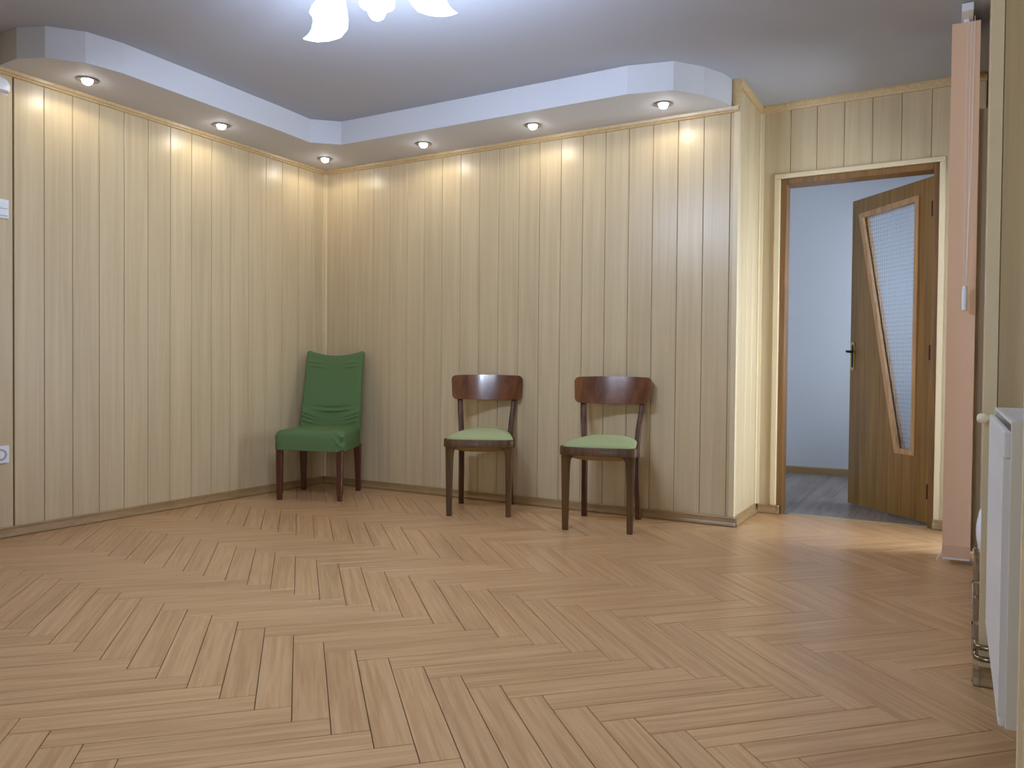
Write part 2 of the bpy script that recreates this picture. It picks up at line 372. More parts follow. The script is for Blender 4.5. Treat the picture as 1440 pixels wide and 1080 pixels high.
def plank_geo(mb, uvs, poly, loc_of, off=(0, 0)):
    """top face, chamfer and sides of one plank"""
    pA = inset(poly, 0.0011); pB = inset(poly, 0.0020); n = len(poly)
    vs = [(x, y, -0.006) for x, y in pA]+[(x, y, -0.0008) for x, y in pA]+[(x, y, 0.0) for x, y in pB]
    fs = [(i, (i+1) % n, n+(i+1) % n, n+i) for i in range(n)]+[(n+i, n+(i+1) % n, 2*n+(i+1) % n, 2*n+i) for i in range(n)]+[tuple(range(2*n, 3*n))]
    for f in fs:
        for i in f:
            u, v = loc_of(vs[i][0], vs[i][1]); uvs.append((u+off[0], v+off[1]))
    mb.add(vs, fs)
def plank_mesh(mb, uvs, name):
    me = bpy.data.meshes.new(name); me.from_pydata(mb.v, [], mb.f)
    ul = me.uv_layers.new(name='UVMap')
    for i, l in enumerate(ul.data): l.uv = uvs[i]
    me.materials.append(MAT['floor']); return me
mb = MB(); uvs = []; plank_geo(mb, uvs, [(0, 0), (PL, 0), (PL, PW), (0, PW)], lambda x, y: (x, y)); FULL = plank_mesh(mb, uvs, 'plank')
planks = []
for fam in range(-9, 10):
    for k in range(-70, 70):
        # each step of fam moves one strip of planks over: T shifts by L along e1 and L along e2 (two strips meet per family)
        base = (T0[0]+k*PW*(e1[0]-e2[0])+fam*(N6*PW)*(e1[0]+e2[0])/1.0*1.0, T0[1]+k*PW*(e1[1]-e2[1])+fam*(N6*PW)*(e1[1]+e2[1]))
        for kind in 'VH':
            if kind == 'V':   # from T down along -e2, width along e1
                o = (base[0]-PL*e2[0], base[1]-PL*e2[1]); ax, ay = e2, e1
                poly = [o, (o[0]+PW*e1[0], o[1]+PW*e1[1]), (base[0]+PW*e1[0], base[1]+PW*e1[1]), base]
            else:             # from T along +e1, width along +e2
                o = base; ax, ay = e1, e2
                poly = [o, (o[0]+PL*e1[0], o[1]+PL*e1[1]), (o[0]+PL*e1[0]+PW*e2[0], o[1]+PL*e1[1]+PW*e2[1]), (o[0]+PW*e2[0], o[1]+PW*e2[1])]
            cx = sum(p[0] for p in poly)/4; cy = sum(p[1] for p in poly)/4
            if cx < -0.5 or cx > 5 or cy < YB-0.5 or cy > 1.1: continue
            pl = poly
            for nx, ny, c_ in ((-1, 0, 0), (1, 0, 4.60), (0, -1, -YB), (0, 1, 0.595)):
                if pl: pl = clip(pl, nx, ny, c_)
            if pl and max(p[0] for p in pl) < 3.18: pl = clip(pl, 0, 1, 0.0)
            if not pl or area(pl) < 0.0008: continue
            planks.append((kind, o, ax, ay, pl, abs(area(pl)-PL*PW) < 1e-6))
seen = set(); uniq = []
for P in planks:
    key = (P[0], round(P[1][0], 3), round(P[1][1], 3))
    if key not in seen: seen.add(key); uniq.append(P)
planks = uniq
def scr(P):
    pts = [px_of((x, y, 0)) for x, y in P[4]]
    if any(p is None for p in pts): return 0
    c_ = [sum(p[i] for p in pts)/len(pts) for i in (0, 1)]
    inside = any(-20 < p[0] < 1460 and -20 < p[1] < 1110 for p in pts)
    return abs(area([(p[0], p[1]) for p in pts])) if inside else 0
planks.sort(key=scr, reverse=True)
rest = MB(); ruv = []
for i, (kind, o, ax, ay, pl, full) in enumerate(planks):
    loc = lambda x, y, o=o, ax=ax, ay=ay: ((x-o[0])*ax[0]+(y-o[1])*ax[1], (x-o[0])*ay[0]+(y-o[1])*ay[1])
    if i < 300:
        if full:
            ob = put('plank', FULL, fl)
            if kind == 'H': ob.location = (o[0], o[1], 0); ob.rotation_euler = (0, 0, math.radians(45))
            else: ob.location = (o[0]+PW*e1[0], o[1]+PW*e1[1], 0); ob.rotation_euler = (0, 0, math.radians(135))
        else:
            mb = MB(); uvs = []; plank_geo(mb, uvs, pl, loc); put('plank', plank_mesh(mb, uvs, 'plank'), fl)
    else:
        plank_geo(rest, ruv, pl, loc, (random.random()*50, random.random()*50))
if rest.v:
    ro = put('far_planks', plank_mesh(rest, ruv, 'far_planks'), fl); ro['kind'] = 'stuff'
# hall planks
_hp = {}
for i, x in enumerate([HX0+0.18*k for k in range(17)]):
    x1 = min(x+0.18, HX1); y = 0.62 - [0, 0.75, 0.35, 1.0][i % 4]
    if x1-x < 0.02: continue
    while y < HY:
        a, b_ = max(y, 0.62), min(y+1.2, HY); y += 1.2
        if b_-a < 0.02: continue
        o = MB().box(x+0.0008, x1-0.0008, a+0.0008, b_-0.0008, -0.006, 0.0).build('plank', 'hallfloor', hf)
th = struct(MB().extrude([(-0.016, 0), (0.016, 0), (0.010, 0.004), (-0.010, 0.004)], (3.40, 0.610), (4.20, 0.610), (0, -1)).build('trim_1', plain('threshold_brass', (206, 190, 150), 0.3, 0.6)), 'pale metal threshold strip under the doorway', 'threshold')

# ------------------------------------------------------------------ skirting
BH, BT = 0.056, 0.020
bprof = [(0.0, 0.003), (BT, 0.003), (BT, 0.008), (BT-0.003, 0.016), (0.012, 0.024), (0.010, 0.040), (0.011, 0.050), (0.007, BH), (0.0, BH)]
cprof = [(d+0.003 if d > 0 else 0, z+(0.002 if z > 0.05 else 0)) for d, z in bprof]
def skirting(name, P0, P1, n, label, caps=()):
    L_ = math.hypot(P1[0]-P0[0], P1[1]-P0[1]); d = ((P1[0]-P0[0])/L_, (P1[1]-P0[1])/L_)
    o = struct(MB().extrude(bprof, P0, P1, n).build(name, 'base'), label, 'skirting board')
    for t, ln in caps:
        a, b_ = t*L_, t*L_+ln
        MB().extrude(cprof, (P0[0]+d[0]*a, P0[1]+d[1]*a), (P0[0]+d[0]*b_, P0[1]+d[1]*b_), n).build('joint_cap', 'capm', o)
    return o
skirting('baseboard_left', (0, YB), (0, -0.021), (1, 0), 'brown skirting board along the left wall', [(0.995, 0.018)])
skirting('baseboard_back', (0, 0), (XRET+BT, 0), (0, -1), 'brown skirting board behind the chairs', [(1.0, -0.014)])
skirting('baseboard_return', (XRET, 0), (XRET, YD-BT), (1, 0), 'brown skirting board of the short return wall', [(0.0, 0.014), (1.0, -0.02)])
skirting('baseboard_door_left', (XRET+BT, YD), (3.352, YD), (0, -1), 'short skirting piece left of the doorway', [(0.0, 0.012), (1.0, -0.014)])
skirting('baseboard_door_right', (4.207, YD), (XR(YD)-0.002, YD), (0, -1), 'short skirting piece right of the doorway', [(0.0, 0.016)])
y0, y1 = NY1-0.0, BY0-0.04
skirting('baseboard_right', (XR(y0), y0), (XR(y1), y1), nR, 'skirting board below the pipes on the window wall', [(0.0, 0.015)])
o = struct(MB().extrude(bprof, (XR(NY1)-BT, NY1), (NX, NY1), (0, -1)).build('baseboard_niche', 'base'), 'skirting return in the radiator niche', 'skirting board')
MB().extrude(cprof, (XR(NY1)-BT, NY1), (XR(NY1)-BT+0.016, NY1), (0, -1)).build('joint_cap', 'capm', o)
struct(MB().extrude([(0, 0), (0.02, 0), (0.018, 0.05), (0.008, 0.06), (0, 0.06)], (HX0, HY), (HX1, HY), (0, -1)).build('baseboard_hall', 'base'), 'brown skirting board of the hall', 'skirting board')

# ------------------------------------------------------------------ wall top and corner trims
tprof = lambda z, h=0.032: [(0, z-h), (0.008, z-h), (0.011, z-h+0.004), (0.011, z-h+0.012), (0.017, z-h+0.016), (0.020, z), (0, z)]
def trim(n, prof, P0, P1, nn, label, mat='otrim'):
    return struct(MB().extrude(prof, P0, P1, nn).build('trim_%d' % n, mat), label, 'trim')
trim(2, tprof(S), (0, -2.40), (0, 0), (1, 0), 'ochre cove trim between the left boards and the soffit')
trim(3, tprof(S), (0.0, 0), (XRET, 0), (0, -1), 'ochre cove trim between the back boards and the soffit')
cpf = [(0, C-0.045), (0.012, C-0.045), (0.014, C-0.034), (0.022, C-0.012), (0.022, C), (0, C)]
trim(4, cpf, (XRET, 0.0), (XRET, YD), (1, 0), 'ochre ceiling trim of the return wall')
trim(5, cpf, (XRET, YD), (XR(YD), YD), (0, -1), 'ochre ceiling trim above the doorway')
trim(6, cpf, (0, YB), (0, -2.405), (1, 0), 'ochre ceiling trim at the near end of the left wall')
struct(MB().prism([(0, -0.024), (0.006, -0.024), (0.008, -0.012), (0.020, -0.020), (0.024, -0.008), (0.024, 0), (0, 0)], BH, S-0.03).build('trim_7', 'ctrim'), 'cream corner strip behind the green chair', 'trim')
struct(MB().prism([(XRET-0.026, -0.007), (XRET+0.004, -0.009), (XRET+0.009, -0.004), (XRET+0.007, 0.026), (XRET, 0.026), (XRET-PT, PT), (XRET-0.026, PT)], BH, S-0.03).build('trim_8', 'ctrim'), 'cream outside corner strip beside the doorway recess', 'trim')
struct(MB().prism([(XRET, YD-0.024), (XRET+0.006, YD-0.024), (XRET+0.008, YD-0.010), (XRET+0.014, YD-0.008), (XRET+0.026, YD-0.006), (XRET+0.026, YD), (XRET, YD)], BH, C-0.045).build('trim_9', 'ctrim'), 'cream strip in the recess corner left of the doorway', 'trim')
struct(MB().box(3.157, XRET+0.006, -0.006, 0.012, S, C).build('trim_10', 'otrim'), 'ochre board end closing the soffit beside the recess', 'trim')
struct(MB().box(0.0, 0.012, -2.425, -2.402, S-0.03, C-0.045).build('trim_11', 'otrim'), 'ochre strip at the left end of the soffit', 'trim')
xn = XR(NY1)
struct(MB().prism([(xn-0.006, NY1-0.006), (xn+0.026, NY1-0.007), (xn+0.026, NY1+0.001), (xn+0.002, NY1+0.001), (xn+0.002, NY1+0.026), (xn-0.006, NY1+0.026)], BH, C).build('trim_12', 'ctrim'), 'cream corner strip of the pier above the radiator', 'trim')
struct(MB().prism([(4.412, NY0-0.026), (4.418, NY0-0.026), (4.418, NY0), (4.442, NY0), (4.442, NY0+0.006), (4.412, NY0+0.006)], 0.0, C).build('trim_13', 'ctrim'), 'cream corner strip in front of the radiator side', 'trim')
xb = XR(BY0-0.03)
struct(MB().prism([(xb-0.034, BY0-0.034), (xb, BY0-0.034), (xb, BY0), (xb-0.034, BY0)], 0.056, 2.165).build('trim_14', 'ctrim'), 'cream casing strip of the balcony door', 'trim')
struct(MB().prism([(XR(BY0)-0.020, BY0+0.001), (XR(BY0), BY0+0.001), (XR(BY1), BY1+0.03), (XR(BY1)-0.02, BY1+0.03)], BZ, 2.165).build('trim_15', 'ctrim'), 'cream head casing over the balcony door', 'trim')

# ------------------------------------------------------------------ hall door
d1 = empty('door_1', (OX0, YD, 0)); struct(d1, 'open brown veneer door with slanted patterned glass', 'door')
def W2(o, x0, x1, y0, y1, z0, z1, name, mat, bevel=0.0):
    return MB().box(x0-OX0, x1-OX0, y0-YD, y1-YD, z0, z1).build(name, mat, d1, bevel=bevel)
cw = 0.035
W2(None, OX0-cw, OX0, YD-0.014, YD+0.02, 0.056, OZ, 'casing', 'ctrim', 0.004)
W2(None, OX1, OX1+0.031, YD-0.014, YD+0.02, 0.056, OZ, 'casing', 'ctrim', 0.004)
W2(None, OX0-cw, OX1+0.031, YD-0.014, YD+0.02, OZ, OZ+0.030, 'casing', 'ctrim', 0.004)
W2(None, OX0, OX0+0.036, YD+0.012, 0.70, 0.0, OZ, 'frame_jamb', 'framew', 0.003)
W2(None, OX1-0.030, OX1, YD+0.012, 0.70, 0.0, OZ, 'frame_jamb', 'framew', 0.003)
W2(None, OX0+0.036, OX1-0.030, YD+0.012, 0.70, OZ-0.036, OZ, 'frame_head', 'framew', 0.003)
HPx, HPy, LA = 4.178, 0.690, math.radians(132.76)
LW, LH, LT = 0.735, 2.080, 0.040
leaf_m = Matrix.Translation((HPx-OX0, HPy-YD, 0)) @ Matrix.Rotation(LA, 4, 'Z')
# leaf local: x = distance from hinge, y = thickness (room face at y=0 side -> +y is towards the room), z up
hole = [(0.116, 0.408), (0.276, 0.408), (0.658, 1.975), (0.116, 1.985)]
outq = [(0.0, 0.010), (LW, 0.010), (LW, LH), (0.0, LH)]
def ringmesh(outp, inp, y0, y1):
    n = len(outp); vs = []
    for y in (y0, y1):
        vs += [(x, y, z) for x, z in outp]+[(x, y, z) for x, z in inp]
    fs = []
    for i in range(n):
        j = (i+1) % n
        fs += [(i, j, n+j, n+i), (2*n+i, 3*n+i, 3*n+j, 2*n+j), (i, 2*n+i, 2*n+j, j), (n+i, n+j, 3*n+j, 3*n+i)]
    return MB().add(vs, fs)
leaf = ringmesh(outq, hole, -LT, 0.0).build('leaf', 'doorw', d1); leaf.matrix_local = leaf_m
def inset_q(q_, d): return inset(q_, d)
hin = inset(hole, 0.026); hout = inset(hole, -0.006)
for i in range(4):
    j = (i+1) % 4
    quad = [hout[i], hout[j], hin[j], hin[i]]
    for y0, y1 in ((-0.012, 0.008), (-LT-0.008, -LT+0.012)):
        vs = [(x, y0, z) for x, z in quad]+[(x, y1, z) for x, z in quad]
        MB().add(vs, [(0, 1, 2, 3), (7, 6, 5, 4), (0, 4, 5, 1), (1, 5, 6, 2), (2, 6, 7, 3), (3, 7, 4, 0)]).build('glazing_bead', 'beadw', leaf)
# patterned pane
hp = inset(hole, 0.012)
vs = [(x, -0.022, z) for x, z in hp]+[(x, -0.017, z) for x, z in hp]
pn = MB().add(vs, [(0, 1, 2, 3), (7, 6, 5, 4), (0, 4, 5, 1), (1, 5, 6, 2), (2, 6, 7, 3), (3, 7, 4, 0)]).build('pane', 'pglass', leaf); pn['label'] = 'patterned frosted glass'
# handle (both sides share shape; room side visible)
for sgn, y0 in ((1, 0.0), (-1, -LT)):
    pts = []
    b = MB(); prof = []
    for k in range(24):
        a = 2*math.pi*k/24; prof.append((0.705+0.018*math.cos(a), 1.02+(0.098-0.018)*(1 if math.sin(a) > 0 else -1)*(1 if abs(math.sin(a)) > 1e-6 else 0)+0.018*math.sin(a)))
    n = len(prof)
    vs = [(x, y0, z) for x, z in prof]+[(x, y0+sgn*0.006, z) for x, z in prof]
    fs = [tuple(range(n)), tuple(range(2*n-1, n-1, -1))]+[(i, n+i, n+(i+1) % n, (i+1) % n) for i in range(n)]
    b.add(vs, fs).build('handle_plate', 'brass', leaf)
    vs = [(0.705+(x-0.705)*0.55, y0+sgn*0.006, 1.02+(z-1.02)*0.82) for x, z in prof]+[(0.705+(x-0.705)*0.5, y0+sgn*0.008, 1.02+(z-1.02)*0.80) for x, z in prof]
    MB().add(vs, fs).build('handle_inlay', 'black', leaf)
    y = y0+sgn*0.006
    MB().tube([(0.705, y, 1.052), (0.705, y+sgn*0.040, 1.052), (0.700, y+sgn*0.048, 1.052), (0.68, y+sgn*0.050, 1.050), (0.645, y+sgn*0.050, 1.046), (0.635, y+sgn*0.046, 1.045)],
              [0.009, 0.008, 0.009, 0.009, 0.008, 0.006], 10).build('lever', 'black', leaf, smooth=True)
    MB().tube([(0.705, y, 0.99), (0.705, y+sgn*0.003, 0.99)], 0.007, 10).build('keyhole', 'black', leaf)
for zz in (0.20, 1.03, 1.885):
    MB().lathe([(0.009, -0.045), (0.009, 0.045)], 10, c=(-0.006, 0.006, zz)).build('hinge', 'hinge', leaf, smooth=True)

# ------------------------------------------------------------------ spotlights
spots = [((0.233, -2.062), 'recessed spotlight in the curved left end of the soffit'),
         ((0.232, -1.185), 'recessed spotlight above the middle of the left wall'),
         ((0.262, -0.283), 'recessed spotlight in the room corner above the green chair'),
         ((1.131, -0.253), 'recessed spotlight in the back soffit nearest the corner one'),
         ((1.979, -0.255), 'recessed spotlight in the back soffit above the two wooden chairs'),
         ((2.825, -0.246), 'recessed spotlight in the curved right end of the soffit')]
ring_me = MB().lathe([(0.027, 0.0), (0.030, -0.004), (0.048, -0.007), (0.055, -0.004), (0.055, 0.0)], 28).mesh('trim_ring', True); ring_me.materials.append(plain('brushed_ring', (150, 152, 156), 0.28, 1.0))
bulb_me = MB().lathe([(0.0015, -0.027), (0.012, -0.0255), (0.021, -0.020), (0.026, -0.011), (0.0275, -0.003), (0.0275, 0.0)], 24).mesh('bulb', True); bulb_me.materials.append(MAT['spotb'])
for (x, y), lab in spots:
    e = tag(empty('recessed_spotlight', (x, y, S)), lab, 'spotlight', 'recessed spotlights in the soffit')
    put('trim_ring', ring_me, e); put('bulb', bulb_me, e)
    l = bpy.data.lights.new('spot_lamp', 'SPOT'); l.energy = SPOT_W; l.color = SPOT_C; l.shadow_soft_size = 0.022; l.spot_size = math.radians(172); l.spot_blend = 0.25
    lo = bpy.data.objects.new('spot_lamp', l); COL.objects.link(lo); lo.parent = e; lo.location = (0, 0, -0.050)

# ------------------------------------------------------------------ chandelier
hub = Vector((2.385, -2.30, 2.42))
ch = tag(empty('chandelier', (hub.x, hub.y, C)), 'chrome chandelier with white leaf-shaped glass shades', 'chandelier')
def loc3(p): return Vector(p)-Vector((hub.x, hub.y, C))
MB().lathe([(0.002, -0.035), (0.03, -0.034), (0.055, -0.022), (0.062, -0.008), (0.062, 0.0)], 24).build('ceiling_rose', 'chrome', ch, True)
MB().lathe([(0.002, -0.235), (0.014, -0.232), (0.022, -0.215), (0.026, -0.19), (0.016, -0.17), (0.010, -0.15), (0.009, -0.03)], 16).build('stem', 'chrome', ch, True)
def holder_arm(neck, axis):
    Mx = axis.to_track_quat('Z', 'Y').to_matrix().to_4x4()
    MB().lathe([(0.006, -0.045), (0.016, -0.04), (0.024, -0.02), (0.030, 0.006), (0.026, 0.012)], 16, M=Mx, c=neck).build('lamp_holder', 'chrome', ch, True)
    hb = Vector((0, 0, -0.20)); top = neck-axis*0.042; mid = (hb+top)/2+Vector((0, 0, 0.03))
    MB().tube([hb.lerp(mid, i/5).lerp(mid.lerp(top, i/5), i/5) for i in range(6)], 0.006, 8).build('arm', 'chrome', ch, True)
def lamp_at(p):
    l = bpy.data.lights.new('chandelier_lamp', 'POINT'); l.energy = CHAND_W; l.color = CHAND_C; l.shadow_soft_size = 0.03
    lo = bpy.data.objects.new('chandelier_lamp', l); COL.objects.link(lo); lo.parent = ch; lo.location = p
right = CR.copy(); up = Vector((0, 0, 1)); fwd = up.cross(right)
def leaf_shade(c, sg, fw):
    """paisley-shaped opal glass leaf: spine from the holder down and out to a pointed tip (metres: outward, up, radius)"""
    sp = [(-0.045, 0.118, 0.020), (-0.034, 0.098, 0.036), (-0.018, 0.062, 0.060), (-0.006, 0.028, 0.074), (0.000, 0.000, 0.079), (0.010, -0.018, 0.070), (0.030, -0.040, 0.046),
          (0.056, -0.056, 0.026), (0.078, -0.063, 0.013), (0.098, -0.066, 0.004), (0.104, -0.066, 0.001)]
    o_ = (right*sg+fwd*fw).normalized(); pts = [c+o_*a+up*b_ for a, b_, r in sp]
    MB().tube(pts, [r for a, b_, r in sp], 20).build('shade', 'opal', ch, True)
    holder_arm(pts[0], (pts[1]-pts[0]).normalized())
    lamp_at(c+o_*0.02-up*0.125)
cL = loc3(ground(462, 29, 2.29)); cRt = loc3(ground(604, -9, 2.29)); cB = loc3(ground(530, 15, 2.27))
leaf_shade(cL, -1, 0.1); leaf_shade(cRt, 1, 0.1)
MB().lathe([(0.024, 0.125), (0.040, 0.115), (0.062, 0.085), (0.070, 0.050), (0.066, 0.020), (0.062, 0.020), (0.064, 0.050), (0.056, 0.082), (0.036, 0.108), (0.022, 0.118)], 24, c=cB).build('shade', 'opal', ch, True)
MB().lathe([(0.001, -0.036), (0.014, -0.033), (0.026, -0.025), (0.034, -0.010), (0.036, 0.004), (0.032, 0.022), (0.022, 0.045), (0.014, 0.07), (0.013, 0.12)], 24, c=cB).build('bulb', 'bulb', ch, True)
holder_arm(cB+up*0.13, -up); lamp_at(cB-up*0.075)

# ------------------------------------------------------------------ wooden chairs
def outline(y0, y1, wf, wr, rf, rr_, bow=0.012, n=7):
    """rounded seat outline, front at y0 (negative)"""
    pts = []
    def arc(cx, cy, r, a0, a1):
        for k in range(n+1):
            a = math.radians(a0+(a1-a0)*k/n); pts.append((cx+r*math.cos(a), cy+r*math.sin(a)))
    arc(-wf/2+rf, y0+rf, rf, 180, 270)
    for t in (0.25, 0.5, 0.75): pts.append((-wf/2+rf+(wf-2*rf)*t, y0-bow*math.sin(math.pi*t)))
    arc(wf/2-rf, y0+rf, rf, 270, 360)
    arc(wr/2-rr_, y1-rr_, rr_, 0, 90); arc(-wr/2+rr_, y1-rr_, rr_, 90, 180)
    return pts
def dome(poly, z0, h, rings=7, c=(0, -0.02), pw=0.5, bottom=True):
    n = len(poly); vs = []; fs = []
    for j in range(rings+1):
        t = j/rings; k = math.cos(t*math.pi/2) if j < rings else 0.0; zz = z0+h*(math.sin(t*math.pi/2)**(pw*2))
        if j == rings: vs.append((c[0], c[1], zz))
        else: vs += [(c[0]+(x-c[0])*k, c[1]+(y-c[1])*k, zz) for x, y in poly]
    for j in range(rings-1):
        for i in range(n): fs.append((j*n+i, j*n+(i+1) % n, (j+1)*n+(i+1) % n, (j+1)*n+i))
    for i in range(n): fs.append(((rings-1)*n+i, (rings-1)*n+(i+1) % n, rings*n))
    fs.append(tuple(range(n-1, -1, -1)))
    return MB().add(vs, fs)
def side_chair(loc, rz, label):
    e = tag(empty('dining_chair', loc, rz), label, 'chair', 'lacquered wooden chairs by the back wall')
    po = outline(-0.245, 0.205, 0.446, 0.366, 0.055, 0.05); pi = outline(-0.222, 0.182, 0.400, 0.322, 0.042, 0.04)
    n = len(po); z0, z1 = 0.427, 0.475
    vs = [(x, y, z0) for x, y in po]+[(x, y, z1-0.004) for x, y in po]+[(x*0.99, y*0.99, z1) for x, y in po]+[(x, y, z1) for x, y in pi]+[(x, y, z0) for x, y in pi]
    fs = []
    for r in range(5):
        for i in range(n):
            j = (i+1) % n; a, b_ = r*n, ((r+1) % 5)*n; fs.append((a+i, a+j, b_+j, b_+i))
    MB().add(vs, fs).build('seat_frame', 'walleg', e, True)
    pc = outline(-0.232, 0.190, 0.415, 0.336, 0.048, 0.045)
    dome(pc, z1-0.002, 0.056, 8).build('seat_cushion', 'sage', e, True)
    up_ = outline(-0.221, 0.181, 0.398, 0.320, 0.042, 0.04)
    dome(up_, z0+0.010, -0.055, 8).build('seat_underside', 'web', e, True)
    for s in (-1, 1):
        MB().sweep([(s*0.1835, -0.213, 0.0, 0.016, 0.016), (s*0.184, -0.213, 0.22, 0.0195, 0.0195), (s*0.184, -0.213, 0.36, 0.0225, 0.022),
                    (s*0.1825, -0.213, 0.395, 0.0245, 0.022), (s*0.179, -0.213, 0.412, 0.029, 0.022), (s*0.172, -0.213, 0.428, 0.036, 0.022)]).build('leg', 'walleg', e, True)
        pr = [(0.0, 0.168, 0.238), (0.10, 0.165, 0.219), (0.22, 0.162, 0.203), (0.36, 0.161, 0.194), (0.47, 0.162, 0.193), (0.55, 0.168, 0.205), (0.63, 0.176, 0.228), (0.70, 0.182, 0.252), (0.76, 0.186, 0.270), (0.80, 0.187, 0.278)]
        MB().sweep([(s*x, y, z, 0.0165-0.003*(z > 0.7), 0.0185-0.006*(z/0.8 if z > 0.5 else 0)) for z, x, y in pr]).build('leg', 'postw', e, True)
    # curved backrest board
    zt, zb, r = 0.864, 0.706, 0.030; nx, nz = 40, 6; Wd = 0.482; front = []; 
    xs = [-math.cos(math.pi*i/nx) for i in range(nx+1)]; xs = [0.6*x+0.4*math.sin(x*math.pi/2) for x in xs]
    for i, sx in enumerate(xs):
        x = sx*Wd/2; ex = max(0, abs(x)-(Wd/2-r)); drop = r-math.sqrt(max(0, r*r-ex*ex))
        top = zt-drop*1.0+0.006*(1-sx*sx); bot = zb+drop-0.004*(1-sx*sx)
        for j in range(nz+1):
            t = j/nz; z = bot+(top-bot)*t
            front.append((x*(1-0.052*(1-(z-zb)/(zt-zb))), 0.202+0.050*(1-sx*sx)+0.245*(z-zb), z))
    m = len(front); back = [(x, y+0.017, z) for x, y, z in front]; fs = []; w = nz+1
    for i in range(nx):
        for j in range(nz):
            a = i*w+j; fs.append((a, a+w, a+w+1, a+1)); fs.append((m+a, m+a+1, m+a+w+1, m+a+w))
        fs.append((i*w, m+i*w, m+(i+1)*w, (i+1)*w)); k = i*w+nz; fs.append((k, k+w, m+k+w, m+k))
    for j in range(nz):
        fs.append((j, j+1, m+j+1, m+j)); k = nx*w+j; fs.append((k, m+k, m+k+1, k+1))
    MB().add(front+back, fs).build('backrest', 'walnut', e, True, bevel=0.003)
    return e
side_chair((1.680, -0.336, 0), math.radians(26.0), 'dark lacquered wooden chair with sage seat, next to the green covered chair')
side_chair((2.532, -0.352, 0), math.radians(12.5), 'dark lacquered wooden chair with sage seat, nearest the doorway')

# ------------------------------------------------------------------ green covered chair
gc = tag(empty('covered_chair', (0.40, -0.455, 0), math.radians(25)), 'high-backed chair in a dark green stretch cover in the corner', 'chair')
def gs(x, c, w): return math.exp(-((x-c)/w)**2)
def seatcover():
    """boxy seat skirt with rounded top edges and gathered front corners"""
    nA, rings = 120, []
    poly = outline(-0.262, 0.225, 0.478, 0.452, 0.035, 0.03, bow=0.006, n=6)
    # resample
    P = []; tot = 0; seg = []
    for i in range(len(poly)):
        a, b_ = poly[i], poly[(i+1) % len(poly)]; d = math.hypot(b_[0]-a[0], b_[1]-a[1]); seg.append((tot, d, a, b_)); tot += d
    for k in range(nA):
        s = tot*k/nA
        for t0, d, a, b_ in seg:
            if t0 <= s < t0+d or (d > 0 and abs(s-t0) < 1e-9):
                f = (s-t0)/d; P.append((a[0]+(b_[0]-a[0])*f, a[1]+(b_[1]-a[1])*f)); break
    vs = []; fs = []; n = len(P)
    lev = [0.340, 0.342, 0.36, 0.38, 0.40, 0.42, 0.44, 0.452, 0.462, 0.470, 0.476, 0.480, 0.483, 0.486, 0.489]
    ins = [0.010, 0.0, 0.0, -0.001, -0.002, -0.002, 0.0, 0.003, 0.008, 0.016, 0.030, 0.060, 0.10, 0.15, 0.20]
    c = (0.0, -0.01)
    for li, (z, d) in enumerate(zip(lev, ins)):
        for x, y in P:
            L = math.hypot(x-c[0], y-c[1]); k = (L-d*1.15)/L
            # gathers near the two front corners
            w = 0
            for cx, amp in ((0.235, 1.0), (-0.235, 0.45)):
                q = math.hypot(x-cx, y+0.255); g_ = gs(q, 0.0, 0.075)
                w += amp*g_*0.012*math.sin((x-y*0.8)*130*(1 if cx > 0 else -1)+(z-0.41)*95)
            w *= 1.0 if li < 9 else max(0, 1-(li-8)*0.25)
            hem = -0.004*math.sin(x*9) if z < 0.35 else 0
            vs.append((c[0]+(x-c[0])*(k+w/L), c[1]+(y-c[1])*(k+w/L), z+hem+(0.006*gs(x, 0, 0.15) if li > 8 else 0)))
    for j in range(len(lev)-1):
        for i in range(n): fs.append((j*n+i, j*n+(i+1) % n, (j+1)*n+(i+1) % n, (j+1)*n+i))
    m = (len(lev)-1)*n; vs.append((c[0], c[1], 0.494)); k = len(vs)-1
    for i in range(n): fs.append((m+i, m+(i+1) % n, k))
    fs.append(tuple(range(n-1, -1, -1)))
    return MB().add(vs, fs)
so = seatcover().build('seat_cover', 'green', gc, True)
